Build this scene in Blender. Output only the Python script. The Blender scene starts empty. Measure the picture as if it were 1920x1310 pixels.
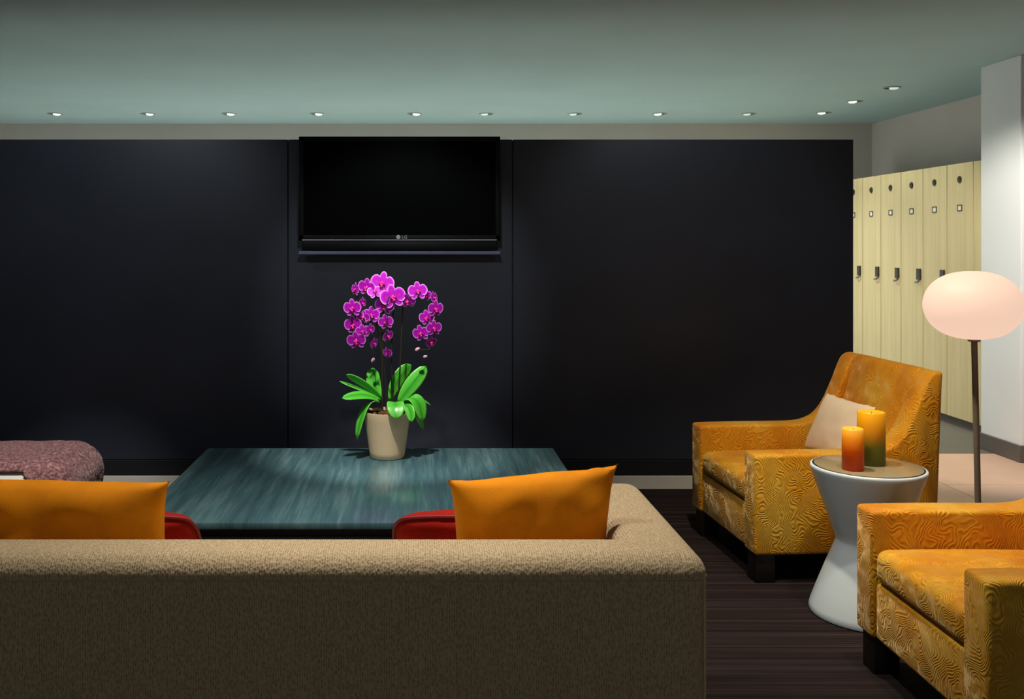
import bpy, bmesh, math, random
from mathutils import Vector, Matrix, noise
random.seed(7)
sc = bpy.context.scene
C = sc.collection
PI = math.pi

# ------------------------------------------------------------------ camera
cam_d = bpy.data.cameras.new('camera'); cam = bpy.data.objects.new('camera', cam_d); C.objects.link(cam)
cam.location = (0, 0, 1.40); cam.rotation_euler = (PI/2, 0, 0)
cam_d.sensor_fit = 'HORIZONTAL'; cam_d.sensor_width = 36.0
cam_d.lens = 36.0*1800/1920
cam_d.shift_x = 175/1920; cam_d.shift_y = -197/1920
cam_d.clip_start = 0.05
sc.camera = cam

# ------------------------------------------------------------------ world, exposure
w = bpy.data.worlds.new('world'); sc.world = w; w.use_nodes = True
bg = w.node_tree.nodes['Background']; bg.inputs[0].default_value = (1.0, 0.97, 0.93, 1); bg.inputs[1].default_value = 0.22
sc.view_settings.view_transform = 'Standard'; sc.view_settings.look = 'None'
sc.view_settings.exposure = 0.0; sc.view_settings.gamma = 1.0; sc.view_settings.use_curve_mapping = False

CEIL = 2.617
# ------------------------------------------------------------------ unseen spots over the lounge, without fixtures; some added to brighten
def spot(name, loc, target, power, col, angle=70, blend=0.6, radius=0.04):
    l = bpy.data.lights.new(name, 'SPOT'); l.energy = power; l.color = col
    l.spot_size = math.radians(angle); l.spot_blend = blend; l.shadow_soft_size = radius
    o = bpy.data.objects.new(name, l); C.objects.link(o); o.location = loc
    o.rotation_euler = (Vector(target)-Vector(loc)).to_track_quat('-Z', 'Y').to_euler()
    return o
WARM = (1.0, 0.84, 0.62); NEUT = (1.0, 0.93, 0.82); COOL = (0.86, 0.95, 1.0)
LOUNGE = [  # spot position under the ceiling, aim, power, colour, cone
    ((-0.30, 3.45), (-0.14, 4.42, 0.80), 260, NEUT, 36),
    ((-0.05, 2.40), (-0.10, 5.49, 1.12), 90, COOL, 30),  # added spot to brighten the partition below the television
    ((-0.75, 2.66), (-0.75, 2.80, 0.5), 92, NEUT, 85),
    ((0.45, 2.72), (0.55, 2.75, 0.5), 116, NEUT, 85),
    ((1.15, 3.60), (1.65, 3.95, 0.5), 165, WARM, 70),
    ((1.55, 2.95), (1.85, 2.95, 0.5), 80, WARM, 75),
    ((2.75, 4.72), (3.75, 6.4, 0.75), 290, NEUT, 66),  # added spot, unseen, to brighten the pillar and the tiles
    ((-1.30, 3.50), (-1.75, 4.60, 0.40), 230, NEUT, 34),
    ((-1.70, 3.90), (-1.75, 5.5, 1.15), 30, COOL, 80),
    ((1.55, 3.90), (1.55, 5.5, 1.20), 18, COOL, 70),  # added cool wash to lift the right end of the partition
]
for i, (p, t, e, c, a) in enumerate(LOUNGE):
    spot('unseen_spot', (p[0], p[1], CEIL-0.03), t, e, c, a)

# ------------------------------------------------------------------ helpers
def link(o, parent=None):
    C.objects.link(o)
    if parent is not None: o.parent = parent
    return o
def obj(name, bm, mat, parent=None, smooth=True, angle=35, loc=None, rot=None):
    bmesh.ops.recalc_face_normals(bm, faces=bm.faces)
    me = bpy.data.meshes.new(name); bm.to_mesh(me); bm.free()
    if smooth:
        for p in me.polygons: p.use_smooth = True
        me.set_sharp_from_angle(angle=math.radians(angle))
    me.materials.append(mat)
    o = bpy.data.objects.new(name, me); link(o, parent)
    if loc: o.location = loc
    if rot: o.rotation_euler = rot
    return o
def inst(o, name, parent=None, loc=None, rot=None, scale=None):
    c = o.copy(); c.name = name; link(c); c.parent = parent
    if loc is not None: c.location = loc
    if rot is not None: c.rotation_euler = rot
    if scale is not None: c.scale = scale
    return c
def tag(o, label, cat, group=None):
    o['label'] = label; o['category'] = cat
    if group: o['group'] = group
    return o
def thing(name, label, cat, loc=(0, 0, 0), rz=0, group=None):
    o = bpy.data.objects.new(name, None); link(o); o.location = loc; o.rotation_euler = (0, 0, rz)
    o.empty_display_size = 0.1
    return tag(o, label, cat, group)
def struct(o): o['kind'] = 'structure'; return o
def box(bm, x0, x1, y0, y1, z0, z1, bev=0.0, seg=2):
    r = bmesh.ops.create_cube(bm, size=1.0)
    vs = r['verts']
    for v in vs:
        v.co = Vector(((x0+x1)/2+v.co.x*(x1-x0), (y0+y1)/2+v.co.y*(y1-y0), (z0+z1)/2+v.co.z*(z1-z0)))
    if bev > 0:
        es = list({e for v in vs for e in v.link_edges})
        bmesh.ops.bevel(bm, geom=es, offset=bev, segments=seg, profile=0.5, affect='EDGES', clamp_overlap=True)
    return bm
def bx(*a, **k): return box(bmesh.new(), *a, **k)
def lathe(prof, n=48, bm=None, c=(0, 0, 0)):
    bm = bm or bmesh.new(); rings = []
    for r, z in prof:
        if r < 1e-6: rings.append([bm.verts.new((c[0], c[1], c[2]+z))])
        else: rings.append([bm.verts.new((c[0]+r*math.cos(2*PI*k/n), c[1]+r*math.sin(2*PI*k/n), c[2]+z)) for k in range(n)])
    for a, b in zip(rings, rings[1:]):
        for k in range(n):
            k2 = (k+1) % n
            if len(a) == 1 and len(b) == 1: continue
            if len(a) == 1: bm.faces.new((a[0], b[k], b[k2]))
            elif len(b) == 1: bm.faces.new((a[k], b[0], a[k2]))
            else: bm.faces.new((a[k], b[k], b[k2], a[k2]))
    return bm
def tube(pts, r, n=8, bm=None, caps=True):
    bm = bm or bmesh.new(); pts = [Vector(p) for p in pts]; rings = []
    rr = r if isinstance(r, (list, tuple)) else [r]*len(pts)
    up = Vector((0.13, 0.31, 0.94)).normalized(); 
    for i, p in enumerate(pts):
        t = (pts[min(i+1, len(pts)-1)]-pts[max(i-1, 0)]).normalized()
        a = t.cross(up)
        if a.length < 1e-3: a = t.cross(Vector((1, 0, 0)))
        a.normalize(); b = t.cross(a)
        up = b.cross(t) if False else up
        rings.append([bm.verts.new(p+(a*math.cos(2*PI*k/n)+b*math.sin(2*PI*k/n))*rr[i]) for k in range(n)])
    for a, b in zip(rings, rings[1:]):
        for k in range(n): bm.faces.new((a[k], b[k], b[(k+1) % n], a[(k+1) % n]))
    if caps: bm.faces.new(rings[0]); bm.faces.new(rings[-1])
    return bm
def prism(poly, y0, y1, bev=0.0, seg=3):
    """poly in (x,z), extruded along y"""
    bm = bmesh.new()
    f = bm.faces.new([bm.verts.new((x, y0, z)) for x, z in poly])
    r = bmesh.ops.extrude_face_region(bm, geom=[f])
    for v in [g for g in r['geom'] if isinstance(g, bmesh.types.BMVert)]: v.co.y = y1
    bmesh.ops.recalc_face_normals(bm, faces=bm.faces)
    if bev > 0:
        es = [e for e in bm.edges if abs(e.verts[0].co.y-e.verts[1].co.y) < 1e-6 or e.calc_face_angle(0) > 0.6]
        bmesh.ops.bevel(bm, geom=es, offset=bev, segments=seg, profile=0.5, affect='EDGES', clamp_overlap=True)
    return bm
def catmull(pts, n=8):
    P = [Vector(p) for p in pts]; P = [2*P[0]-P[1]]+P+[2*P[-1]-P[-2]]; out = []
    for i in range(1, len(P)-2):
        for k in range(n):
            t = k/n; a, b, c, d = P[i-1], P[i], P[i+1], P[i+2]
            out.append(0.5*((2*b)+(c-a)*t+(2*a-5*b+4*c-d)*t*t+(3*b-a-3*c+d)*t**3))
    out.append(P[-2]); return out

# ------------------------------------------------------------------ materials
def srgb(r, g, b):
    f = lambda c: (c/255/12.92) if c/255 <= 0.04045 else ((c/255+0.055)/1.055)**2.4
    return (f(r), f(g), f(b), 1)
class M:
    def __init__(s, name, col, rough=0.6, spec=0.5, metal=0.0, sheen=0.0):
        s.m = bpy.data.materials.new(name); s.m.use_nodes = True; s.t = s.m.node_tree; s.n = s.t.nodes
        s.b = s.n['Principled BSDF']; i = s.b.inputs
        i['Base Color'].default_value = col; i['Roughness'].default_value = rough
        i['Specular IOR Level'].default_value = spec; i['Metallic'].default_value = metal
        i['Sheen Weight'].default_value = sheen
        if sheen: i['Sheen Roughness'].default_value = 0.4; i['Sheen Tint'].default_value = (1, 0.8, 0.45, 1)
        s.col = col; s._co = None; s.bumps = None
    def L(s, a, b): s.t.links.new(a, b)
    def co(s, scale=(1, 1, 1), rot=(0, 0, 0), kind='Object'):
        tc = s.n.new('ShaderNodeTexCoord'); mp = s.n.new('ShaderNodeMapping')
        mp.inputs['Scale'].default_value = scale; mp.inputs['Rotation'].default_value = rot
        s.L(tc.outputs[kind], mp.inputs[0]); return mp.outputs[0]
    def noise(s, scale, detail=3, vec=None, rough=0.5):
        n = s.n.new('ShaderNodeTexNoise'); n.inputs['Scale'].default_value = scale
        n.inputs['Detail'].default_value = detail; n.inputs['Roughness'].default_value = rough
        s.L(vec if vec is not None else s.co(), n.inputs['Vector']); return n.outputs['Fac']
    def math(s, op, a, b=0.0):
        n = s.n.new('ShaderNodeMath'); n.operation = op
        for k, v in ((0, a), (1, b)):
            if isinstance(v, (int, float)): n.inputs[k].default_value = v
            else: s.L(v, n.inputs[k])
        return n.outputs[0]
    def ramp(s, fac, stops):
        n = s.n.new('ShaderNodeValToRGB'); e = n.color_ramp.elements
        while len(e) < len(stops): e.new(0.5)
        for q, (p, c) in zip(e, stops): q.position = p; q.color = c
        s.L(fac, n.inputs[0]); return n.outputs[0]
    def color(s, out): s.L(out, s.b.inputs['Base Color']); return s
    def bump(s, h, strength=0.3, dist=0.01):
        n = s.n.new('ShaderNodeBump'); n.inputs['Strength'].default_value = strength; n.inputs['Distance'].default_value = dist
        s.L(h, n.inputs['Height'])
        if s.bumps is not None: s.L(s.bumps, n.inputs['Normal'])
        s.bumps = n.outputs[0]; s.L(s.bumps, s.b.inputs['Normal']); return s
    def emit(s, col, st): s.b.inputs['Emission Color'].default_value = col; s.b.inputs['Emission Strength'].default_value = st; return s
def vary(c, k): return tuple(min(1, x*k) for x in c[:3])+(1,)
def simple(name, col, rough=0.6, spec=0.5, metal=0, nscale=12, amt=0.12, bstr=0.05, bscale=200, sheen=0):
    m = M(name, col, rough, spec, metal, sheen)
    m.color(m.ramp(m.noise(nscale, 4), [(0.25, vary(col, 1-amt)), (0.75, vary(col, 1+amt))]))
    if bstr: m.bump(m.noise(bscale, 2), bstr, 0.002)
    return m.m

MT = {}
MT['ceiling'] = simple('ceiling_paint', srgb(166, 196, 198), 0.75, 0.3, nscale=1.5, amt=0.04)
MT['wall'] = simple('wall_paint', srgb(212, 205, 200), 0.8, 0.3, nscale=2, amt=0.03)
MT['pillar'] = simple('pillar_paint', srgb(226, 230, 232), 0.8, 0.3, nscale=2, amt=0.03)
MT['panel'] = simple('dark_navy_panel', srgb(46, 50, 62), 0.45, 0.4, nscale=3, amt=0.15, bstr=0.06, bscale=90)
MT['panel_kick'] = simple('dark_kick_board', srgb(30, 32, 38), 0.5, 0.4, nscale=3)
MT['white_plinth'] = simple('white_plinth_paint', srgb(205, 203, 195), 0.6, nscale=5, amt=0.04)
MT['taupe'] = simple('taupe_baseboard', srgb(92, 84, 78), 0.5, nscale=5)
MT['black'] = simple('black_gap', srgb(14, 14, 14), 0.6)
MT['bounce_floor'] = simple('pale_bounce_vinyl', srgb(196, 192, 182), 0.5, nscale=4, amt=0.06)
MT['walkway'] = simple('brown_grey_walkway', srgb(96, 90, 78), 0.6, nscale=4, amt=0.08)
MT['tile'] = simple('pink_beige_tile', srgb(204, 166, 142), 0.4, nscale=3, amt=0.08)
MT['grout'] = simple('grout', srgb(130, 112, 98), 0.9, nscale=20)
MT['tv_body'] = simple('gloss_black_plastic', srgb(9, 9, 12), 0.5, 0.2, amt=0.02, bstr=0)
MT['tv_screen'] = simple('black_screen', srgb(4, 4, 5), 0.4, 0.03, amt=0.02, bstr=0)
MT['tv_trim'] = simple('brushed_silver_line', srgb(226, 226, 236), 0.4, metal=0.0, bstr=0)
MT['tv_ledge'] = simple('blue_grey_ledge', srgb(112, 118, 150), 0.5, metal=0.0, bstr=0)
MT['logo'] = M('white_logo', srgb(225, 225, 225), 0.4).m
MT['chrome'] = simple('satin_metal', srgb(150, 150, 148), 0.3, metal=1.0, bstr=0.02)
MT['pole'] = simple('grey_lamp_pole', srgb(112, 106, 100), 0.4, metal=0.2, bstr=0.02)
MT['latch'] = simple('dark_latch', srgb(40, 36, 30), 0.4, 0.5, bstr=0)
MT['locker_body'] = simple('locker_carcass', srgb(104, 92, 62), 0.6)
MT['plate'] = simple('pale_number_plate', srgb(225, 220, 200), 0.5, bstr=0)
MT['side_table'] = simple('white_lacquer', srgb(198, 212, 222), 0.3, 0.5, amt=0.02, bstr=0)
MT['table_disc'] = simple('beige_glass_disc', srgb(142, 128, 100), 0.18, 0.5, amt=0.03, bstr=0)
MT['leg'] = simple('black_wood_leg', srgb(20, 17, 15), 0.45, 0.4)
MT['pot'] = simple('pale_stone_pot', srgb(214, 192, 158), 0.65, 0.35, nscale=8, amt=0.05)
MT['bark'] = simple('orchid_bark', srgb(110, 72, 42), 0.85, nscale=60, amt=0.5, bstr=0.5, bscale=120)
MT['stem'] = simple('dark_orchid_stem', srgb(38, 34, 22), 0.5, nscale=40)
MT['bud'] = simple('pale_pink_bud', srgb(205, 150, 175), 0.5, nscale=60)
MT['lens'] = M('lit_lens', srgb(255, 255, 255), 0.4).emit((0.92, 1.0, 0.97, 1), 1.6).m
MT['lens_dim'] = M('dim_lens', srgb(220, 235, 230), 0.4).emit((0.85, 1.0, 0.95, 1), 0.45).m
MT['can'] = simple('dark_recess', srgb(40, 50, 47), 0.5, bstr=0)
MT['trim_ring'] = simple('downlight_ring', srgb(150, 172, 164), 0.5, bstr=0)
MT['white_uph'] = simple('white_upholstery', srgb(226, 222, 216), 0.8, 0.3, nscale=10, amt=0.04, bstr=0.2, bscale=350)
MT['cream_pillow'] = simple('cream_pillow', srgb(226, 208, 186), 0.85, 0.25, nscale=14, amt=0.05, bstr=0.25, bscale=300)
def fabric_plain(name, col, sheen=0.3):
    m = M(name, col, 0.8, 0.2, 0, sheen)
    m.color(m.ramp(m.noise(9, 4), [(0.3, vary(col, 0.85)), (0.7, vary(col, 1.15))]))
    m.bump(m.noise(420, 2), 0.25, 0.002); return m.m
MT['orange_pillow'] = fabric_plain('orange_velvet', srgb(228, 138, 4), 0.05)
MT['red_pillow'] = fabric_plain('red_velvet', srgb(160, 24, 10), 0.05)
MT['red_piping'] = simple('dark_red_piping', srgb(130, 24, 30), 0.6)
# carpet: dark brown with fine cross stripes
m = M('striped_carpet', srgb(44, 34, 34), 0.95, 0.1)
v = m.co((0.35, 90, 1)); n1 = m.noise(1.0, 3, v, 0.7)
v2 = m.co((0.8, 26, 1)); n2 = m.noise(1.0, 2, v2, 0.5)
f = m.math('ADD', m.math('MULTIPLY', n1, 0.65), m.math('MULTIPLY', n2, 0.35))
m.color(m.ramp(f, [(0.36, srgb(20, 16, 17)), (0.5, srgb(32, 25, 26)), (0.62, srgb(52, 41, 41)), (0.74, srgb(78, 66, 63))]))
m.bump(m.noise(500, 2), 0.4, 0.004); m.bump(n1, 0.5, 0.01); MT['carpet'] = m.m
# dark teal stained wood table top
m = M('teal_stained_wood', srgb(40, 74, 82), 0.2, 0.5)
n1 = m.noise(1.0, 5, m.co((46, 2.2, 6)), 0.65); n2 = m.noise(1.0, 3, m.co((9, 0.9, 3)), 0.5)
f = m.math('ADD', m.math('MULTIPLY', n1, 0.6), m.math('MULTIPLY', n2, 0.4))
m.color(m.ramp(f, [(0.3, srgb(56, 84, 94)), (0.5, srgb(78, 114, 124)), (0.7, srgb(118, 150, 156))]))
m.L(m.ramp(n1, [(0.3, (0.16,)*3+(1,)), (0.7, (0.27,)*3+(1,))]), m.b.inputs['Roughness'])
m.bump(n1, 0.05, 0.001); MT['teal_wood'] = m.m
m = M('shaded_teal_wood', srgb(20, 32, 36), 0.4, 0.4); m.color(m.ramp(m.noise(1, 4, m.co((3, 40, 40))), [(0.3, srgb(16, 26, 30)), (0.7, srgb(28, 42, 46))])); MT['teal_shaded'] = m.m  # unlit apron and legs: shade put into a darker copy of the teal
# lockers: pale maple
m = M('pale_maple', srgb(214, 194, 152), 0.45, 0.4)
n1 = m.noise(1.0, 4, m.co((8, 22, 1.1)), 0.6)
m.color(m.ramp(n1, [(0.3, srgb(194, 176, 126)), (0.7, srgb(210, 193, 146))])); MT['maple'] = m.m
# sofa weave
m = M('taupe_ribbed_weave', srgb(150, 130, 100), 0.95, 0.1, 0, 0.2)
m.b.inputs['Sheen Tint'].default_value = (1, 0.95, 0.85, 1)
vv = m.co((1, 1, 1))
wv = m.n.new('ShaderNodeTexWave'); wv.wave_type = 'BANDS'; wv.bands_direction = 'X'; wv.inputs['Scale'].default_value = 55
wv.inputs['Distortion'].default_value = 1.6; wv.inputs['Detail'].default_value = 2; wv.inputs['Detail Scale'].default_value = 3; m.L(vv, wv.inputs['Vector'])
vo = m.n.new('ShaderNodeTexVoronoi'); vo.inputs['Scale'].default_value = 170; m.L(m.co((1, 1, 0.55)), vo.inputs['Vector'])
f = m.math('ADD', m.math('MULTIPLY', wv.outputs['Fac'], 0.35), m.math('MULTIPLY', vo.outputs['Distance'], 0.8))
m.color(m.ramp(f, [(0.15, srgb(148, 127, 98)), (0.5, srgb(186, 163, 128)), (0.85, srgb(206, 184, 150))]))
m.bump(f, 0.55, 0.004); MT['sofa'] = m.m
MT['sofa_piping'] = simple('sofa_piping', srgb(170, 148, 116), 0.9, nscale=60)
# gold velvet with swirling embossed lines (contours of a soft noise)
def gold(name):
    m = M(name, srgb(205, 138, 20), 0.55, 0.25, 0, 0.5)
    co = m.co((1, 1, 1))
    big = m.noise(9.5, 1.0, co, 0.4)
    fine = m.noise(34, 2, co)
    dt = m.n.new('ShaderNodeVectorMath'); dt.operation = 'DOT_PRODUCT'; m.L(co, dt.inputs[0]); dt.inputs[1].default_value = (430, 460, 150)
    ph = m.math('ADD', m.math('ADD', m.math('MULTIPLY', big, 150.0), m.math('MULTIPLY', fine, 7.0)), dt.outputs['Value'])
    ln = m.math('ADD', m.math('MULTIPLY', m.math('SINE', ph), 0.5), 0.5)
    ln = m.math('MULTIPLY', ln, m.math('MULTIPLY', m.noise(50, 2, m.co((1, 1, 1))), 1.8))
    blot = m.noise(4.0, 3, m.co((1.1, 1, 0.9)))
    base = m.ramp(blot, [(0.3, srgb(198, 120, 6)), (0.5, srgb(212, 148, 22)), (0.72, srgb(218, 176, 64))])
    mix = m.n.new('ShaderNodeMix'); mix.data_type = 'RGBA'; mix.blend_type = 'MULTIPLY'
    m.L(m.ramp(ln, [(0.05, (1.08, 1.06, 1.0, 1)), (0.6, (0.84, 0.78, 0.66, 1)), (1.0, (0.68, 0.60, 0.48, 1))]), mix.inputs[7]); m.L(base, mix.inputs[6])
    mix.inputs[0].default_value = 0.6; m.color(mix.outputs[2])
    m.bump(m.math('SUBTRACT', 1.0, ln), 0.5, 0.0035); return m.m
MT['gold'] = gold('gold_embossed_velvet')
# throw
m = M('mauve_throw', srgb(132, 96, 98), 0.95, 0.1, 0, 0.3); m.b.inputs['Sheen Tint'].default_value = (1, 0.85, 0.85, 1)
n1 = m.noise(70, 4)
m.color(m.ramp(n1, [(0.35, srgb(92, 62, 70)), (0.55, srgb(140, 100, 102)), (0.7, srgb(176, 140, 138))])); m.bump(n1, 0.9, 0.012); MT['throw'] = m.m
# candles: dyed in graded layers
def candle_mat(name, stops):
    m = M(name, stops[0][1], 0.35, 0.4); m.b.inputs['Subsurface Weight'].default_value = 0.15
    m.b.inputs['Subsurface Radius'].default_value = (0.02, 0.01, 0.005)
    tc = m.n.new('ShaderNodeTexCoord'); sx = m.n.new('ShaderNodeSeparateXYZ'); m.L(tc.outputs['Generated'], sx.inputs[0])
    m.color(m.ramp(sx.outputs[2], stops)); return m.m
MT['candle_red'] = candle_mat('orange_red_candle_wax', [(0.0, srgb(196, 62, 8)), (0.45, srgb(214, 84, 6)), (0.75, srgb(236, 140, 14)), (1.0, srgb(250, 186, 60))])
MT['candle_green'] = candle_mat('amber_green_candle_wax', [(0.0, srgb(86, 104, 26)), (0.35, srgb(112, 118, 30)), (0.6, srgb(204, 132, 14)), (1.0, srgb(244, 176, 20))])
MT['wick'] = simple('candle_wick', srgb(60, 46, 30), 0.9)
# lamp globe
m = M('opal_glass_globe', srgb(120, 108, 100), 0.5, 0.15); m.emit((1.0, 0.68, 0.52, 1), 0.86); MT['globe'] = m.m
# orchid petals (edge attribute = pale rim of the petal) and leaves
m = M('magenta_petal', srgb(190, 10, 190), 0.5, 0.3)
at = m.n.new('ShaderNodeAttribute'); at.attribute_name = 'edge'
m.color(m.ramp(at.outputs['Fac'], [(0.0, srgb(196, 16, 160)), (0.35, srgb(150, 4, 166)), (0.72, srgb(172, 14, 186)), (0.88, srgb(206, 84, 214)), (1.0, srgb(240, 180, 240))]))
m.b.inputs['Subsurface Weight'].default_value = 0.0; MT['petal'] = m.m
MT['lip'] = simple('orchid_lip', srgb(214, 40, 130), 0.5, nscale=80, amt=0.4)
m = M('orchid_leaf', srgb(46, 150, 40), 0.33, 0.5)
at = m.n.new('ShaderNodeAttribute'); at.attribute_name = 'edge'
nz = m.noise(25, 3)
m.color(m.ramp(m.math('ADD', m.math('MULTIPLY', at.outputs['Fac'], 0.8), m.math('MULTIPLY', nz, 0.2)), [(0.05, srgb(34, 120, 20)), (0.25, srgb(62, 168, 42)), (0.8, srgb(86, 190, 62)), (0.98, srgb(130, 210, 100))])); MT['leaf'] = m.m

# ------------------------------------------------------------------ the room
XL, XR, YF, YB = -4.6, 4.575, -2.5, 9.69
fl = struct(obj('floor', bx(XL, XR, YF, YB, -0.12, -0.012), MT['grout'], smooth=False))
XC, YT = 2.24, 6.43       # carpet edge, far edge of the tiles
def carpet_poly():
    bm = bmesh.new(); box(bm, XL, XC, YF, 6.43, -0.012, 0.0); return bm
obj('carpet', carpet_poly(), MT['carpet'], fl, smooth=False)
obj('pale_bounce_floor', bx(XL, 2.995, 6.435, YB, -0.012, 0.0), MT['bounce_floor'], fl, smooth=False)  # unseen floor behind the partition, made pale to bounce light onto the ceiling
obj('walkway', bx(3.0, XR, 6.435, YB, -0.012, 0.0), MT['walkway'], fl, smooth=False)
tp = None; T = 0.83
for i in range(3):
    for j in range(10):
        x0 = XC+T*i; y1 = 6.43-T*j
        if y1-T < -1.9: continue
        if tp is None:
            tp = obj('tile', bx(0.003, T-0.003, -T+0.003, -0.003, -0.011, 0.0, bev=0.002, seg=1), MT['tile'], fl, smooth=False, loc=(x0, y1, 0))
        else: inst(tp, 'tile', fl, (x0, y1, 0))
struct(obj('ceiling', bx(XL, XR, YF, YB, CEIL, CEIL+0.12), MT['ceiling'], smooth=False))
struct(obj('wall_back', bx(XL-0.1, XR+0.1, YB, YB+0.12, -0.12, CEIL+0.12), MT['wall'], smooth=False))
struct(obj('wall_right', bx(XR, XR+0.12, YF, YB, -0.12, CEIL+0.12), MT['wall'], smooth=False))
struct(obj('wall_left', bx(XL-0.12, XL, YF, YB, -0.12, CEIL+0.12), MT['wall'], smooth=False))
# pillar on the right with taupe baseboard
PX0, PX1, PY0, PY1 = 3.865, 4.575, 6.16, 6.60
pil = struct(obj('wall_pillar', bx(PX0, PX1, PY0, PY1, 0, CEIL, bev=0.004), MT['pillar'], smooth=False))
struct(obj('baseboard_pillar', bx(PX0-0.014, PX1, PY0-0.014, PY1+0.014, 0, 0.11, bev=0.003), MT['taupe'], smooth=False))

# free-standing dark partition with three panels
PYF, PTOP, PXE, PXS = 5.49, 2.000, 2.486, -4.2
part = struct(obj('wall_partition', bx(PXS, PXE-0.002, PYF+0.022, PYF+0.15, 0.0, PTOP-0.004), MT['panel'], smooth=False))
J = [PXS, -0.747, 0.537, PXE]
for a, b in zip(J, J[1:]):
    obj('panel', bx(a+(0.003 if a > PXS else 0), b-(0.003 if b < PXE else 0), PYF, PYF+0.022, 0.170, PTOP, bev=0.002), MT['panel'], part, smooth=False)
obj('kick_board', bx(PXS, PXE, PYF+0.002, PYF+0.022, 0.080, 0.167, bev=0.002), MT['panel_kick'], part, smooth=False)
obj('plinth', bx(PXS, PXE, PYF-0.001, PYF+0.022, 0.0, 0.077, bev=0.003), MT['white_plinth'], part, smooth=False)

# ------------------------------------------------------------------ recessed downlights
dl_proto = None
def downlight(x, y, label, side, on=1.0, power=30, group='recessed downlights in the ceiling'):
    global dl_proto
    t = thing('downlight', label, 'downlight', (x, y, CEIL), 0, group)
    if dl_proto is None:
        a = obj('trim_ring', lathe([(0.052, 0.0), (0.055, -0.006), (0.066, -0.007), (0.070, -0.003), (0.070, 0.0)], 28), MT['trim_ring'], t)
        b = obj('recess', lathe([(0.0, -0.001), (0.053, -0.001), (0.053, -0.004)], 28), MT['can'], t)
        c = obj('lens', lathe([(0.034, -0.001), (0.034, -0.008), (0.026, -0.013), (0.014, -0.0155), (0.0, -0.016)], 24), MT['lens'], t, loc=(0.018*side, 0, 0))
        dl_proto = (a, b, c)
    else:
        a, b, c = dl_proto
        inst(a, 'trim_ring', t); inst(b, 'recess', t); q = inst(c, 'lens', t, (0.018*side, 0, 0))
        if on < 1: q.material_slots[0].link = 'OBJECT'; q.material_slots[0].material = MT['lens_dim']
    if power:
        s = spot('downlight_lamp', (x, y, CEIL-0.03), (x, y, 0), power, (0.95, 1.0, 0.99), 120, 0.8, 0.05)
ordn = ['leftmost', 'second from left', 'third from left', 'fourth from left', 'fifth from left', 'sixth from left', 'seventh from left', 'eighth from left', 'ninth from left', 'tenth from left']
px = [103, 277, 429, 594, 777, 912, 1078, 1237, 1404]
for k, q in enumerate(px):
    lab = 'small round ceiling downlight above the dark wall, %s in the long row' % ordn[k]
    if k == 4: lab = 'small round ceiling downlight in the long row straight above the television'
    downlight((q-785)*8.94/1800, 8.94, lab, 1 if k < 5 else -1, on=0.4 if k in (5, 6, 8) else 1.0, power=118)
downlight(3.74, 8.87, 'small round ceiling downlight at the corner where the row turns toward the lockers', -1, power=27)
downlight(3.71, 8.17, 'small round ceiling downlight above the lockers, middle one of the short row', -1, power=27)
downlight(3.67, 7.45, 'small round ceiling downlight above the lockers, nearest the white pillar', 1, on=0.4, power=27)

# ------------------------------------------------------------------ lockers
LX = 4.125; LTOP = 2.02; LW = 0.3572
edges = [9.282, 8.925, 8.568, 8.211, 7.854, 7.497, 7.140]     # far edge of each locker, going toward the pillar
llab = ['pale wooden locker half hidden behind the end of the dark wall',
        'pale wooden locker second from the dark wall, narrowest fully visible door',
        'pale wooden locker third from the dark wall',
        'pale wooden locker fourth from the dark wall, left of the lamp globe',
        'pale wooden locker fifth from the dark wall, latch just above the lamp globe',
        'pale wooden locker rising behind the top of the lamp globe, second from the pillar',
        'pale wooden locker mostly hidden behind the white pillar']
lk = None
for k, y1 in enumerate(edges):
    t = thing('locker', llab[k], 'locker', (LX, y1, 0), 0, 'pale wooden lockers along the right wall')
    if lk is None:
        body = obj('body', bx(0.020, 0.449, -LW+0.0015, -0.0015, 0.062, LTOP), MT['locker_body'], t, smooth=False)
        plinth = obj('plinth', bx(0.035, 0.445, -LW+0.001, -0.001, 0, 0.060), MT['taupe'], t, smooth=False)
        door = obj('door', bx(0.0, 0.019, -LW+0.0045, -0.0045, 0.070, LTOP-0.003, bev=0.0015, seg=1), MT['maple'], t, smooth=False)
        bm = lathe([(0.0, 0.0), (0.026, 0.0), (0.026, 0.006), (0.020, 0.010), (0.0, 0.010)], 20)
        knob = obj('vent_disc', bm, MT['latch'], door, loc=(0.0, -LW/2, 1.895), rot=(0, -PI/2, 0))
        bm = bmesh.new()
        for (a0, a1, b0, b1) in ((-0.032, 0.032, 0.017, 0.024), (-0.032, 0.032, -0.024, -0.017), (-0.032, -0.024, -0.024, 0.024), (0.024, 0.032, -0.024, 0.024)):
            box(bm, -0.004, 0.0005, a0, a1, b0, b1)
        plate = obj('plate_frame', bm, MT['latch'], door, smooth=False, loc=(0, -LW/2, 1.678))
        card = obj('plate_card', bx(-0.002, 0.0005, -0.024, 0.024, -0.018, 0.018), MT['plate'], door, smooth=False, loc=(0, -LW/2, 1.678))
        latch = obj('latch', bx(-0.014, 0.0005, -0.028, 0.028, -0.045, 0.045, bev=0.003), MT['latch'], door, smooth=False, loc=(0, -LW+0.055, 1.155))
        bm = bmesh.new(); tube([(-0.010, -0.02, -0.05), (-0.022, -0.01, -0.066), (-0.022, 0.028, -0.070), (-0.010, 0.04, -0.062)], 0.006, 6, bm)
        hasp = obj('hasp', bm, MT['chrome'], door, loc=(0, -LW+0.055, 1.155))
        lk = (body, plinth, door, [knob, plate, card, latch, hasp])
    else:
        inst(lk[0], 'body', t); inst(lk[1], 'plinth', t); d = inst(lk[2], 'door', t)
        for s in lk[3]: inst(s, s.name.split('.')[0], d)

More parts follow.
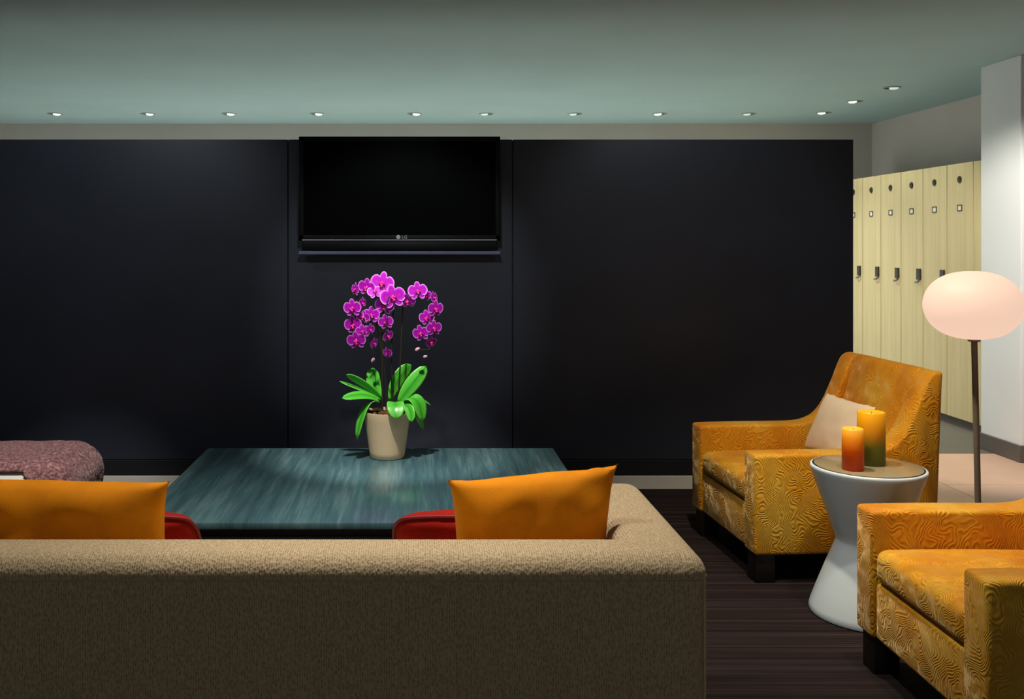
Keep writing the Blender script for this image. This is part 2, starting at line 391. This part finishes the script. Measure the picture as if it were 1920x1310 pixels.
# ------------------------------------------------------------------ television
tv = thing('television', 'black flat television mounted on the dark wall above the orchid', 'television', (-0.107, 5.485, 1.340))
W2 = 0.5645
obj('housing', bx(-W2+0.01, W2-0.01, -0.095, -0.035, 0.085, 0.662, bev=0.006), MT['tv_body'], tv)
obj('wall_bracket', bx(-0.25, 0.25, -0.036, 0.0, 0.15, 0.5, bev=0.004), MT['tv_body'], tv)
bm = bmesh.new()
for a in ((-W2, W2, 0.636, 0.664), (-W2, W2, 0.080, 0.112), (-W2, -W2+0.028, 0.080, 0.664), (W2-0.028, W2, 0.080, 0.664)):
    box(bm, a[0], a[1], -0.110, -0.090, a[2], a[3], 0.003)
obj('bezel', bm, MT['tv_body'], tv)
obj('screen', bx(-W2+0.027, W2-0.027, -0.104, -0.094, 0.110, 0.638), MT['tv_screen'], tv, smooth=False)
obj('trim_line', bx(-W2+0.02, W2-0.02, -0.112, -0.100, 0.083, 0.087), MT['tv_trim'], tv, smooth=False)
spk = obj('speaker_bar', bx(-W2+0.02, W2-0.02, -0.108, -0.06, 0.026, 0.081, bev=0.008), MT['tv_body'], tv)
obj('ledge', bx(-W2, W2, -0.112, -0.03, 0.003, 0.023, bev=0.004), MT['tv_ledge'], tv)
cu = bpy.data.curves.new('logo_text', 'FONT'); cu.body = 'LG'; cu.size = 0.026; cu.extrude = 0.0006
to = bpy.data.objects.new('logo_tmp', cu); C.objects.link(to)
me = bpy.data.meshes.new_from_object(to.evaluated_get(bpy.context.evaluated_depsgraph_get()))
bpy.data.objects.remove(to); me.materials.clear(); me.materials.append(MT['logo'])
lo = bpy.data.objects.new('logo_letters', me); link(lo, tv); lo.location = (0.012, -0.1115, 0.092); lo.rotation_euler = (PI/2, 0, 0); lo['label'] = 'white letters LG'
bm = lathe([(0.0, 0.0), (0.012, 0.0), (0.012, 0.002), (0.0, 0.002)], 24)
obj('logo_disc', bm, MT['logo'], tv, loc=(-0.007, -0.110, 0.101), rot=(PI/2, 0, 0))

# ------------------------------------------------------------------ coffee table
ct = thing('coffee_table', 'large low dark teal stained wooden coffee table in front of the sofa', 'table', (-0.1835, 4.0, 0))
hx, hy = 0.8305, 0.62
obj('tabletop', bx(-hx, hx, -hy, hy, 0.395, 0.42, bev=0.003), MT['teal_wood'], ct)
bm = bmesh.new()
box(bm, -hx+0.01, hx-0.01, -hy+0.01, -hy+0.035, 0.30, 0.395, 0.002); box(bm, -hx+0.01, hx-0.01, hy-0.035, hy-0.01, 0.30, 0.395, 0.002)
box(bm, -hx+0.01, -hx+0.035, -hy+0.035, hy-0.035, 0.30, 0.395, 0.002); box(bm, hx-0.035, hx-0.01, -hy+0.035, hy-0.035, 0.30, 0.395, 0.002)
obj('apron', bm, MT['teal_shaded'], ct)
for sx in (-1, 1):
    for sy in (-1, 1):
        x, y = sx*(hx-0.06), sy*(hy-0.06)
        obj('leg', bx(x-0.048, x+0.048, y-0.048, y+0.048, 0, 0.3, bev=0.003), MT['teal_shaded'], ct)

# ------------------------------------------------------------------ sofa (seen from behind)
SX0, SX1, SY0, SY1, STOP = -1.85, 0.694, 2.272, 3.02, 0.66
sofa = thing('sofa', 'long low taupe woven sofa seen from behind', 'sofa', ((SX0+SX1)/2, (SY0+SY1)/2, 0))
cx, cy = (SX0+SX1)/2, (SY0+SY1)/2
TH = 0.185
P = [(SX0, SY0), (SX1, SY0), (SX1, SY1), (SX1-TH, SY1), (SX1-TH, SY0+TH), (SX0+TH, SY0+TH), (SX0+TH, SY1), (SX0, SY1)]
bm = bmesh.new()
f = bm.faces.new([bm.verts.new((x-cx, y-cy, 0.12)) for x, y in P])
r = bmesh.ops.extrude_face_region(bm, geom=[f])
for v in [g for g in r['geom'] if isinstance(g, bmesh.types.BMVert)]: v.co.z = STOP
bmesh.ops.recalc_face_normals(bm, faces=bm.faces)
bmesh.ops.bevel(bm, geom=list(bm.edges), offset=0.055, segments=7, profile=0.5, affect='EDGES')
for sgn, xx in ((1, SX1-cx), (-1, SX0-cx)):      # mitre cuts between back and arms
    bmesh.ops.bisect_plane(bm, geom=bm.verts[:]+bm.edges[:]+bm.faces[:], plane_co=(xx, SY0-cy, 0), plane_no=(sgn, -1 * -1 * -1, 0) if False else (sgn*1, 1, 0))
def sub(bm, test):
    b2 = bm.copy()
    bmesh.ops.delete(b2, geom=[f for f in b2.faces if not test(f.calc_center_median())], context='FACES'); return b2
inR = lambda c: (SX1-cx-c.x) < (c.y-(SY0-cy)) and c.x > 0
inL = lambda c: (c.x-(SX0-cx)) < (c.y-(SY0-cy)) and c.x < 0
bk = obj('backrest', sub(bm, lambda c: not inR(c) and not inL(c)), MT['sofa'], sofa)
obj('arm', sub(bm, inR), MT['sofa'], sofa); obj('arm', sub(bm, inL), MT['sofa'], sofa); bm.free()
ys = SY0-cy
pts = [(SX0-cx+0.06+i*(SX1-SX0-0.12)/60, ys+0.0008, 0.604+0.0008*noise.noise(Vector((i*0.9, 2, 1)))) for i in range(61)]
pts += [(SX1-cx-0.055+0.0545*math.sin(PI/2*k/8), ys+0.055-0.0545*math.cos(PI/2*k/8), 0.604) for k in range(1, 9)]
pts += [(SX1-cx-0.0006, ys+0.06+0.62*k/12, 0.604) for k in range(1, 13)]
obj('piping', tube(pts, 0.0020, 6), MT['sofa_piping'], bk)
xs = SX1-cx
obj('piping', tube([(xs-0.017, ys+0.015, 0.15+i*0.45/12) for i in range(13)], 0.0028, 6), MT['sofa_piping'], bk)
obj('seat_base', bx(SX0-cx+TH-0.01, SX1-cx-TH+0.01, SY0-cy+TH-0.01, SY1-cy-0.02, 0.12, 0.27, bev=0.015), MT['sofa'], sofa)
mid = 0.0
for a, b in ((SX0-cx+TH, mid), (mid, SX1-cx-TH)):
    obj('seat_cushion', bx(a+0.004, b-0.004, SY0-cy+TH+0.004, SY1-cy+0.005, 0.272, 0.415, bev=0.035, seg=5), MT['sofa'], sofa)
for sx in (-1, 1):
    for sy in (-1, 1):
        x = sx*((SX1-SX0)/2-0.1); y = sy*((SY1-SY0)/2-0.1)
        obj('leg', bx(x-0.03, x+0.03, y-0.03, y+0.03, 0, 0.122, bev=0.003), MT['leg'], sofa)

# ------------------------------------------------------------------ pillows
def pillow_bm(w, h, t, n=28, pinch=0.07, seed=0, wr=0.006, rnd=0.0, taper=1.0, ex=2):
    """w along x, h along z, thickness along y; knife-edge with drawn-out corners; origin at the bottom middle"""
    bm = bmesh.new(); g = {}
    for s in (-1, 1):
        for i in range(n+1):
            for j in range(n+1):
                u, v = -1+2*i/n, -1+2*j/n
                edge = i in (0, n) or j in (0, n)
                if s == 1 and edge: g[s, i, j] = g[-1, i, j]; continue
                a = math.sin(u*PI/2)*0.35+u*0.65; b = math.sin(v*PI/2)*0.35+v*0.65
                x = a*(1-pinch*(1-abs(b)**ex)); z = b*(1-pinch*(1-abs(a)**ex)); x *= taper+(1-taper)*(b+1)/2 if x > 0 else 1.0
                if rnd:
                    k = 1-rnd*(abs(a)*abs(b))**3; x *= k; z *= k
                d = max(0, (1-a*a)*(1-b*b))**0.42
                q = noise.noise(Vector((a*2.3+seed, b*2.3, s*1.7+seed)))*wr
                y = s*t/2*d+q*min(1, d*2)
                if edge: z += noise.noise(Vector((a*5+seed, b*5, 3)))*wr*1.6/h*2*0.5
                g[s, i, j] = bm.verts.new((x*w/2, y, z*h/2+h/2))
    for s in (-1, 1):
        for i in range(n):
            for j in range(n):
                q = [g[s, i, j], g[s, i+1, j], g[s, i+1, j+1], g[s, i, j+1]]
                bm.faces.new(q if s == -1 else q[::-1])
    return bm
def outline(w, h, pinch, rnd, n=24):
    pts = []
    for side in range(4):
        for k in range(n):
            c = -1+2*k/n; u, v = [(c, -1), (1, c), (-c, 1), (-1, -c)][side]
            x = u*(1-pinch*(1-v*v)); z = v*(1-pinch*(1-u*u)); q = 1-rnd*(abs(u)*abs(v))**3
            pts.append((x*q*w/2, 0, z*q*h/2+h/2))
    return pts+[pts[0]]
o = obj('throw_pillow', pillow_bm(0.60, 0.39, 0.17, n=40, seed=2, pinch=0.055, wr=0.016, ex=5), MT['orange_pillow'], angle=60, loc=(-0.970, 2.605, 0.393), rot=(math.radians(8), math.radians(1.5), 0))
tag(o, 'orange velvet pillow at the left end of the sofa, cut off by the picture edge', 'pillow', 'orange pillows on the sofa')
o = obj('throw_pillow', pillow_bm(0.462, 0.385, 0.16, n=36, seed=5, pinch=0.06, wr=0.012, ex=5, taper=0.74), MT['orange_pillow'], angle=60, loc=(0.332, 2.615, 0.415), rot=(math.radians(8), math.radians(-4.5), math.radians(4)))
tag(o, 'orange velvet pillow leaning beside the right arm of the sofa', 'pillow', 'orange pillows on the sofa')
for x, y, rz, lab, s in ((-0.875, 2.885, 3, 'red velvet pillow with piping peeking out behind the left orange pillow', 8), (0.165, 2.885, -3, 'red velvet pillow with piping peeking out behind the right orange pillow', 11)):
    t = thing('piped_pillow', lab, 'pillow', (x, y, 0.432), math.radians(rz), 'red pillows on the sofa')
    o = obj('cover', pillow_bm(0.46, 0.26, 0.13, seed=s, pinch=0.0, rnd=0.12, wr=0.006), MT['red_pillow'], t, angle=60, rot=(math.radians(41), 0, 0))
    obj('piping', tube(outline(0.465, 0.265, 0.0, 0.12), 0.005, 6, caps=False), MT['red_piping'], t, rot=(math.radians(41), 0, 0), loc=(0, 0, -0.002))

# ------------------------------------------------------------------ ottoman with a draped throw
OX0, OX1, OY0, OY1, OZ = -2.75, -1.605, 4.32, 4.93, 0.395
ot = thing('ottoman', 'white upholstered ottoman under the mauve throw at the left edge', 'ottoman', ((OX0+OX1)/2, (OY0+OY1)/2, 0))
def rounded(x0, x1, y0, y1, z0, z1, r, seg, cuts=0):
    bm = bmesh.new(); box(bm, x0, x1, y0, y1, z0, z1)
    es = [e for e in bm.edges if not (e.verts[0].co.z < z0+1e-6 and e.verts[1].co.z < z0+1e-6)]
    bmesh.ops.bevel(bm, geom=es, offset=r, segments=seg, profile=0.5, affect='EDGES', clamp_overlap=True)
    return bm
ox, oy = (OX0+OX1)/2, (OY0+OY1)/2
obj('seat', rounded(OX0-ox, OX1-ox, OY0-oy, OY1-oy, 0.10, OZ, 0.12, 10), MT['white_uph'], ot)
for sx in (-1, 1):
    for sy in (-1, 1):
        obj('leg', bx(sx*0.42-0.03, sx*0.42+0.03, sy*0.17-0.03, sy*0.17+0.03, 0, 0.105, bev=0.003), MT['leg'], ot)
g = 0.020
bm = rounded(OX0-ox-g, OX1-ox+g, OY0-oy-g, OY1-oy+g, 0.12, OZ+g, 0.145, 10)
for xx in [-0.5+0.03*k for k in range(36)]+[0.365+0.007*k for k in range(16)]:
    bmesh.ops.bisect_plane(bm, geom=bm.verts[:]+bm.edges[:]+bm.faces[:], plane_co=(xx, 0, 0), plane_no=(1, 0, 0))
for yy in [-0.3+0.04*k for k in range(16)]:
    bmesh.ops.bisect_plane(bm, geom=bm.verts[:]+bm.edges[:]+bm.faces[:], plane_co=(0, yy, 0), plane_no=(0, 1, 0))
for zz in [0.14+0.02*k for k in range(13)]+[0.24+0.01*k for k in range(14)]:
    bmesh.ops.bisect_plane(bm, geom=bm.verts[:]+bm.edges[:]+bm.faces[:], plane_co=(0, 0, zz), plane_no=(0, 0, 1))
def hem(c):
    x = c.x+ox
    if x < -2.45: return 9
    if c.y > 0.2: return 0.20
    k = max(0, min(1, (x+1.80)/0.085)); k = k*k
    return 0.372*(1-k)+0.20*k
bmesh.ops.delete(bm, geom=[f for f in bm.faces if f.calc_center_median().z < hem(f.calc_center_median())], context='FACES')
bmesh.ops.delete(bm, geom=[f for f in bm.faces if len(f.verts) < 3], context='FACES')
bmesh.ops.recalc_face_normals(bm, faces=bm.faces)
bm.normal_update()
for v in bm.verts: v.co += v.normal*(0.006*noise.noise(v.co*9)+0.004*noise.noise(v.co*28))
o = obj('throw_blanket', bm, MT['throw'], angle=80, loc=(ox, oy, 0))
md = o.modifiers.new('thickness', 'SOLIDIFY'); md.thickness = 0.010; md.offset = -1
tag(o, 'mauve textured throw blanket draped over the white ottoman', 'blanket')

# ------------------------------------------------------------------ gold armchairs
def side_profile():
    top = [(0.0, 0.30), (0.0, 0.520), (0.012, 0.533), (0.20, 0.535), (0.38, 0.535), (0.49, 0.537), (0.555, 0.550), (0.605, 0.578), (0.650, 0.636), (0.695, 0.732), (0.728, 0.815), (0.748, 0.852), (0.770, 0.868)]
    c = [(p.x, p.y) for p in catmull([(x, y, 0) for x, y in top[3:]], 3)]
    return [(0.0, 0.12)]+[(0.0, 0.531)]+[(0.06, 0.533)]+c+[(0.805, 0.872), (0.800, 0.80), (0.775, 0.12)]
def armchair(label, A, rz):
    R = Matrix.Rotation(rz, 3, 'Z'); loc = Vector((A[0], A[1], 0))+R @ Vector((0.40, 0.38, 0))
    t = thing('armchair', label, 'armchair', loc, rz, 'gold velvet armchairs')
    H = 0.38; TK = 0.115; o = -0.40
    prof = [(x+o, z) for x, z in side_profile()]
    for s in (-1, 1):
        y0, y1 = (-H, -H+TK) if s < 0 else (H-TK, H)
        obj('side_panel', prism(prof, y0, y1, 0.014, 3), MT['gold'], t, angle=50)
    i0, i1 = -H+TK, H-TK
    obj('front_rail', bx(o+0.012, o+0.09, i0, i1, 0.12, 0.305, bev=0.014, seg=3), MT['gold'], t)
    obj('seat_deck', bx(o+0.09, o+0.72, i0, i1, 0.14, 0.30), MT['gold'], t, smooth=False)
    bk_ = [(0.60, 0.28), (0.625, 0.45), (0.700, 0.66), (0.742, 0.80), (0.752, 0.848), (0.764, 0.866), (0.780, 0.872), (0.802, 0.872), (0.798, 0.80), (0.772, 0.12), (0.70, 0.12), (0.68, 0.28)]
    obj('backrest', prism([(x+o, z) for x, z in bk_], i0+0.001, i1-0.001, 0.012, 3), MT['gold'], t, angle=40)
    # crowned loose seat cushion
    bm = bx(o+0.004, o+0.625, i0+0.004, i1-0.004, 0.308, 0.418, bev=0.034, seg=5)
    for q in range(1, 8):
        bmesh.ops.bisect_plane(bm, geom=bm.verts[:]+bm.edges[:]+bm.faces[:], plane_co=(o+0.6*q/8, 0, 0), plane_no=(1, 0, 0))
        bmesh.ops.bisect_plane(bm, geom=bm.verts[:]+bm.edges[:]+bm.faces[:], plane_co=(0, i0+(i1-i0)*q/8, 0), plane_no=(0, 1, 0))
    for v in bm.verts:
        u = (v.co.x-o)/0.6*2-1; w_ = v.co.y/(i1)
        if v.co.z > 0.36: v.co.z += 0.022*max(0, (1-u*u))*max(0, 1-w_*w_)
    obj('seat_cushion', bm, MT['gold'], t, angle=50)
    for x in (o+0.055, o+0.70):
        for y in (-H+0.065, H-0.065):
            obj('leg', bx(x-0.042, x+0.042, y-0.042, y+0.042, 0, 0.135, bev=0.004), MT['leg'], t)
    return t
armchair('gold embossed velvet armchair holding a cream pillow, beyond the side table', (1.381, 3.945), math.radians(3.3))
armchair('gold embossed velvet armchair nearest the camera, cut off by the right edge', (1.463, 2.472), math.radians(-0.6))
# cream pillow on the far armchair (its width runs across the seat)
o = obj('cream_pillow', pillow_bm(0.40, 0.285, 0.10, seed=21, pinch=0.04, wr=0.005), MT['cream_pillow'], angle=60, loc=(1.862, 4.385, 0.428), rot=(math.radians(-24), 0, math.radians(-84)))
tag(o, 'small cream pillow leaning in the far gold armchair behind the candles', 'pillow')

# ------------------------------------------------------------------ side table, candles
st = thing('side_table', 'white hourglass side table between the two gold armchairs', 'table', (1.703, 3.64, 0))
prof = [(0.0, 0.0), (0.198, 0.0), (0.207, 0.004), (0.209, 0.014), (0.205, 0.03), (0.182, 0.095), (0.150, 0.180), (0.122, 0.250), (0.1135, 0.274), (0.1135, 0.284), (0.122, 0.310), (0.150, 0.390), (0.178, 0.470), (0.200, 0.535), (0.2045, 0.549), (0.2045, 0.556), (0.202, 0.559), (0.196, 0.560), (0.196, 0.556), (0.0, 0.556)]
obj('pedestal', lathe(prof, 72), MT['side_table'], st, angle=50)
obj('edge_ring', lathe([(0.1955, 0.556), (0.1955, 0.5605), (0.1900, 0.5605), (0.1900, 0.556)], 72), MT['black'], st)
obj('top_disc', lathe([(0.0, 0.5565), (0.1895, 0.5565), (0.1895, 0.5615), (0.188, 0.562), (0.0, 0.562)], 72), MT['table_disc'], st)
def candle(x, y, r, h, mat, lab):
    t = thing('pillar_candle', lab, 'candle', (x, y, 0.562), 0, 'pillar candles on the side table')
    obj('wax', lathe([(0, 0), (r-0.003, 0), (r, 0.003), (r, h-0.004), (r-0.004, h), (r*0.7, h-0.003), (r*0.3, h-0.006), (0, h-0.007)], 40), MT[mat], t, angle=60)
    obj('wick', tube([(0, 0, h-0.009), (0.0005, 0, h-0.004), (0.003, 0.001, h-0.001)], 0.0012, 6), MT['wick'], t)
candle(1.617, 3.575, 0.0385, 0.154, 'candle_red', 'short pillar candle fading from yellow to orange red on the side table')
candle(1.728, 3.665, 0.050, 0.200, 'candle_green', 'tall pillar candle fading from amber to green on the side table')

# ------------------------------------------------------------------ floor lamp
lp = thing('floor_lamp', 'floor lamp with flattened glowing globe on a slim grey pole', 'lamp', (2.105, 3.60, 0))
obj('base', lathe([(0, 0), (0.130, 0), (0.135, 0.004), (0.135, 0.012), (0.130, 0.017), (0.02, 0.022), (0.012, 0.03), (0, 0.03)], 48), MT['pole'], lp)
obj('pole', tube([(0, 0, 0.02), (-0.010, 0, 0.55), (-0.022, 0, 1.055)], 0.0108, 14), MT['pole'], lp)
gx = -0.027
prof = []
for k in range(33):
    a = -PI/2+PI*k/32; rr = 0.168*math.cos(a)**0.84 if math.cos(a) > 1e-6 else 0
    prof.append((rr, 0.128*math.sin(a)))
prof[0] = (0.0, prof[0][1]); prof[-1] = (0.0, prof[-1][1])
obj('globe', lathe(prof, 56), MT['globe'], lp, loc=(gx, 0, 1.172))
obj('collar', lathe([(0.0, 0), (0.02, 0), (0.022, 0.004), (0.022, 0.018), (0, 0.018)], 24), MT['pole'], lp, loc=(-0.022, 0, 1.036))

# ------------------------------------------------------------------ potted orchid
S = 0.002456
OXc, OYc = -0.145, 4.425
orc = thing('potted_orchid', 'magenta orchid with green leaves in a pale stone pot on the coffee table', 'plant', (OXc, OYc, 0.42))
def ip(ix, iy, d=0.0):      # position measured in the photograph -> plant-local point (d = toward the back)
    k = (OYc+d)/1800
    return Vector(((ix-785)*k-OXc, d, 1.40-(iy-458)*k-0.42))
prof = [(0, 0), (0.074, 0), (0.080, 0.006), (0.083, 0.03), (0.093, 0.10), (0.103, 0.175), (0.1085, 0.208), (0.1085, 0.213), (0.103, 0.213), (0.101, 0.20), (0.099, 0.18), (0, 0.18)]
obj('pot', lathe(prof, 56), MT['pot'], orc, angle=60)
bm = bmesh.new()
for k in range(70):
    a = random.random()*2*PI; r_ = 0.088*math.sqrt(random.random())
    b2 = bmesh.new(); box(b2, -0.011, 0.011, -0.006, 0.006, -0.005, 0.005, 0.002, 1)
    mt = Matrix.Translation((r_*math.cos(a), r_*math.sin(a), 0.189+random.random()*0.018)) @ Matrix.Rotation(random.random()*6, 4, 'Z') @ Matrix.Rotation(random.uniform(-.6, .6), 4, 'X')
    bmesh.ops.transform(b2, matrix=mt, verts=b2.verts)
    me = bpy.data.meshes.new('tmp'); b2.to_mesh(me); b2.free(); bm.from_mesh(me); bpy.data.meshes.remove(me)
o = obj('bark_chips', bm, MT['bark'], orc, smooth=False); o['kind'] = 'stuff'
def setedge(o, vals):
    a = o.data.attributes.new('edge', 'FLOAT', 'POINT')
    for i, v in enumerate(vals): a.data[i].value = v
def leaf(base, ctrl, tip, width, wdir, fold=0.18):
    b, c, t = Vector(base), Vector(ctrl), Vector(tip); wd = Vector(wdir).normalized()
    bm = bmesh.new(); rows = []; vals = []; N, K = 16, 4
    for i in range(N+1):
        s = i/N; p = b*(1-s)**2+c*2*s*(1-s)+t*s*s; d = (2*(1-s)*(c-b)+2*s*(t-c)).normalized()
        wv_ = (wd-d*wd.dot(d)).normalized(); nn = d.cross(wv_)
        prof_ = (0.30+0.70*math.sin(min(1, s/0.62)*PI/2)) if s < 0.62 else math.sqrt(max(0.0, 1-((s-0.62)/0.38)**2.3))
        hw = max(0.0015, width/2*prof_)
        row = []
        for k in range(-K, K+1):
            q = k/K
            row.append(bm.verts.new(p+wv_*hw*q+nn*(fold*hw*abs(q)-0.25*fold*hw*q*q))); vals.append(abs(q))
        rows.append(row)
    for r1, r2 in zip(rows, rows[1:]):
        for k in range(2*K): bm.faces.new((r1[k], r1[k+1], r2[k+1], r2[k]))
    o = obj('leaf', bm, MT['leaf'], orc, angle=80); setedge(o, vals)
    md = o.modifiers.new('thickness', 'SOLIDIFY'); md.thickness = 0.0022
    return o
def z6(u, v, d=0.0): return ip(620+u/6.238, 660+v/6.238, d)
crown = z6(640, 560)
leaf(z6(600, 540, 0), z6(430, 380, -0.02), z6(185, 262, -0.05), 0.040, (0.2, -0.55, 0.8))
leaf(z6(590, 550, 0), z6(380, 420, -0.01), z6(105, 335, -0.02), 0.045, (0, 1, 0.12))
leaf(z6(570, 560, -0.01), z6(400, 440, -0.05), z6(135, 540, -0.11), 0.050, (0, 0.8, 0.5))
leaf(z6(600, 540, 0.02), z6(470, 380, 0.03), z6(500, 180, 0.06), 0.066, (1, 0.25, 0.1))
leaf(z6(800, 580, -0.01), z6(900, 430, -0.02), z6(1120, 162, 0.03), 0.070, (0.8, -0.1, -0.6))
leaf(z6(700, 560, 0.04), z6(740, 330, 0.06), z6(940, 145, 0.10), 0.070, (0.8, 0.45, -0.45))
leaf(z6(740, 600, -0.02), z6(760, 520, -0.10), z6(768, 778, -0.135), 0.080, (1, 0.0, 0.0))
leaf(z6(570, 590, -0.01), z6(380, 500, -0.05), z6(305, 1015, -0.07), 0.052, (0.65, -0.7, 0.25))
leaf(z6(820, 570, 0.0), z6(960, 470, 0.0), z6(1175, 622, 0.02), 0.040, (0, 1, 0.1))
leaf(z6(830, 590, -0.01), z6(1040, 420, -0.03), z6(1075, 810, -0.03), 0.070, (0.7, 0.6, 0.3))
leaf(z6(830, 590, 0.02), z6(960, 540, 0.06), z6(1085, 905, 0.07), 0.045, (0.6, 0.8, 0.2))
leaf(z6(800, 600, 0.0), z6(950, 600, -0.05), z6(945, 815, -0.08), 0.045, (0.9, -0.4, 0.1))
def z5(u, v, d=0.0): return ip(640+u/6.895, 500+v/6.895, d)
def stem(pts, r0=0.0042, r1=0.0018):
    c = catmull(pts, 8); n = len(c)
    obj('stem', tube(c, [r0+(r1-r0)*i/(n-1) for i in range(n)], 7), MT['stem'], orc)
stem([ip(717, 768), ip(717, 690), ip(717, 630), ip(718, 570, -.01), ip(708, 535, -.02), ip(688, 530, -.03), ip(672, 550, -.035), ip(666, 590, -.04), ip(668, 640, -.04)])
stem([ip(735, 762, .01), ip(734, 690, .01), ip(735, 620, 0), ip(738, 572, -.03), ip(732, 553, -.06), ip(724, 575, -.08), ip(724, 620, -.085), ip(727, 668, -.085)])
stem([ip(746, 765, .0), ip(750, 690, .0), ip(754, 610, 0), ip(757, 573, 0), ip(772, 550, -.01), ip(792, 544, -.02), ip(812, 562, -.03), ip(818, 600, -.035), ip(808, 650, -.04), ip(790, 656, -.045)])
stem([ip(725, 765, .015), ip(722, 700, .015), ip(708, 620, .01), ip(700, 580, -.005), ip(694, 575, -.02), ip(695, 610, -.03), ip(700, 660, -.03), ip(700, 676, -.03)], 0.003)
# flower: lip (the part mesh) with five petals as sub-parts
def petal_mesh(name, L, Wd, cup):
    bm = bmesh.new(); vals = []; R_, N_ = 5, 14
    c0 = bm.verts.new((0, 0, L*0.5)); vals.append(0.0); rings = []
    for r in range(1, R_+1):
        ring = []
        for k in range(N_):
            a = 2*PI*k/N_; q = r/R_
            x = math.sin(a)*Wd/2*q; z = L*0.5-math.cos(a)*L/2*q
            if z < L*0.5: x *= 0.45+0.55*(z/(L*0.5))
            y = -cup*(x/(Wd/2))**2*0.01-0.004*math.sin(z/L*PI)+0.0012*math.sin(a*3)*q
            ring.append(bm.verts.new((x, y, z))); vals.append(q if z > 0.3*L else q*0.55)
        rings.append(ring)
    for k in range(N_): bm.faces.new((c0, rings[0][k], rings[0][(k+1) % N_]))
    for a_, b_ in zip(rings, rings[1:]):
        for k in range(N_): bm.faces.new((a_[k], b_[k], b_[(k+1) % N_], a_[(k+1) % N_]))
    me = bpy.data.meshes.new(name); bm.to_mesh(me); bm.free()
    for p in me.polygons: p.use_smooth = True
    me.materials.append(MT['petal']); at_ = me.attributes.new('edge', 'FLOAT', 'POINT')
    for i, v in enumerate(vals): at_.data[i].value = v
    return me
big = petal_mesh('petal', 0.50, 0.58, 1.0); sep = petal_mesh('sepal', 0.48, 0.30, 0.6)
bm = bmesh.new()
lathe([(0, -0.05), (0.045, -0.02), (0.055, 0.03), (0.03, 0.07), (0, 0.085)], 10, bm)
tube([(0, -0.02, 0.0), (0, -0.12, -0.05), (0, -0.16, -0.14), (0, -0.12, -0.22)], [0.05, 0.06, 0.075, 0.02], 8, bm)
tube([(-0.03, -0.05, -0.03), (-0.11, -0.10, -0.02), (-0.12, -0.13, 0.05)], [0.03, 0.035, 0.01], 6, bm)
tube([(0.03, -0.05, -0.03), (0.11, -0.10, -0.02), (0.12, -0.13, 0.05)], [0.03, 0.035, 0.01], 6, bm)
lip0 = obj('flower', bm, MT['lip'], orc); lip_me = lip0.data; bpy.data.objects.remove(lip0)
def flower(p, dia, yaw, pitch, roll=0.0):
    f = bpy.data.objects.new('flower', lip_me); link(f, orc); f.location = p; f.scale = (dia,)*3
    f.rotation_euler = (Matrix.Rotation(yaw, 3, 'Z') @ Matrix.Rotation(pitch, 3, 'X') @ Matrix.Rotation(roll, 3, 'Y')).to_euler()
    for me_, ang, dy in ((big, 82, -0.02), (big, -82, -0.02), (sep, 0, 0.0), (sep, 142, 0.0), (sep, -142, 0.0)):
        q = bpy.data.objects.new('petal', me_); link(q, f); q.location = (0, dy, 0); q.rotation_euler = (0, math.radians(ang), 0)
R = math.radians
FL = [(185, 290, 140, 55, 0), (330, 262, 190, 25, 10), (430, 320, 150, -10, -20), (530, 210, 240, 8, -5), (665, 385, 255, -8, 0), (560, 500, 200, 10, 8),
      (270, 470, 130, -60, 5), (145, 530, 190, 20, 5), (385, 620, 180, -25, 0), (280, 645, 140, 10, 15), (155, 748, 190, 18, 8), (275, 830, 150, 0, 5),
      (370, 810, 125, -50, 5), (195, 948, 195, 10, 14), (420, 990, 120, -58, 8), (575, 710, 160, 15, 10), (600, 895, 135, -45, 12), (600, 1110, 120, 40, 15),
      (855, 440, 170, 12, 30), (985, 312, 195, -8, -4), (1090, 362, 130, -30, 0), (1195, 400, 140, -62, -10), (1215, 540, 175, -30, 5), (1105, 655, 165, 22, 8),
      (1195, 790, 165, -20, 8), (1030, 855, 175, 20, 10), (1160, 975, 125, -35, 20)]
for k, (u, v, s, yw, pt) in enumerate(FL):
    flower(z5(u, v, -0.045-0.03*((k*7) % 5)/5), s/6.895*S*1.32, R(-yw), R(pt), R(random.uniform(-14, 14)))
bud = lathe([(0, -0.014), (0.006, -0.010), (0.0085, 0), (0.006, 0.009), (0, 0.014)], 10)
b0 = obj('bud', bud, MT['bud'], orc, loc=z5(985, 1065, -.045), rot=(0, R(60), 0))
inst(b0, 'bud', orc, z5(1085, 1160, -.045), (0, R(75), 0), (0.8,)*3); inst(b0, 'bud', orc, z5(410, 1205, -.03), (0, R(30), 0), (0.9,)*3)
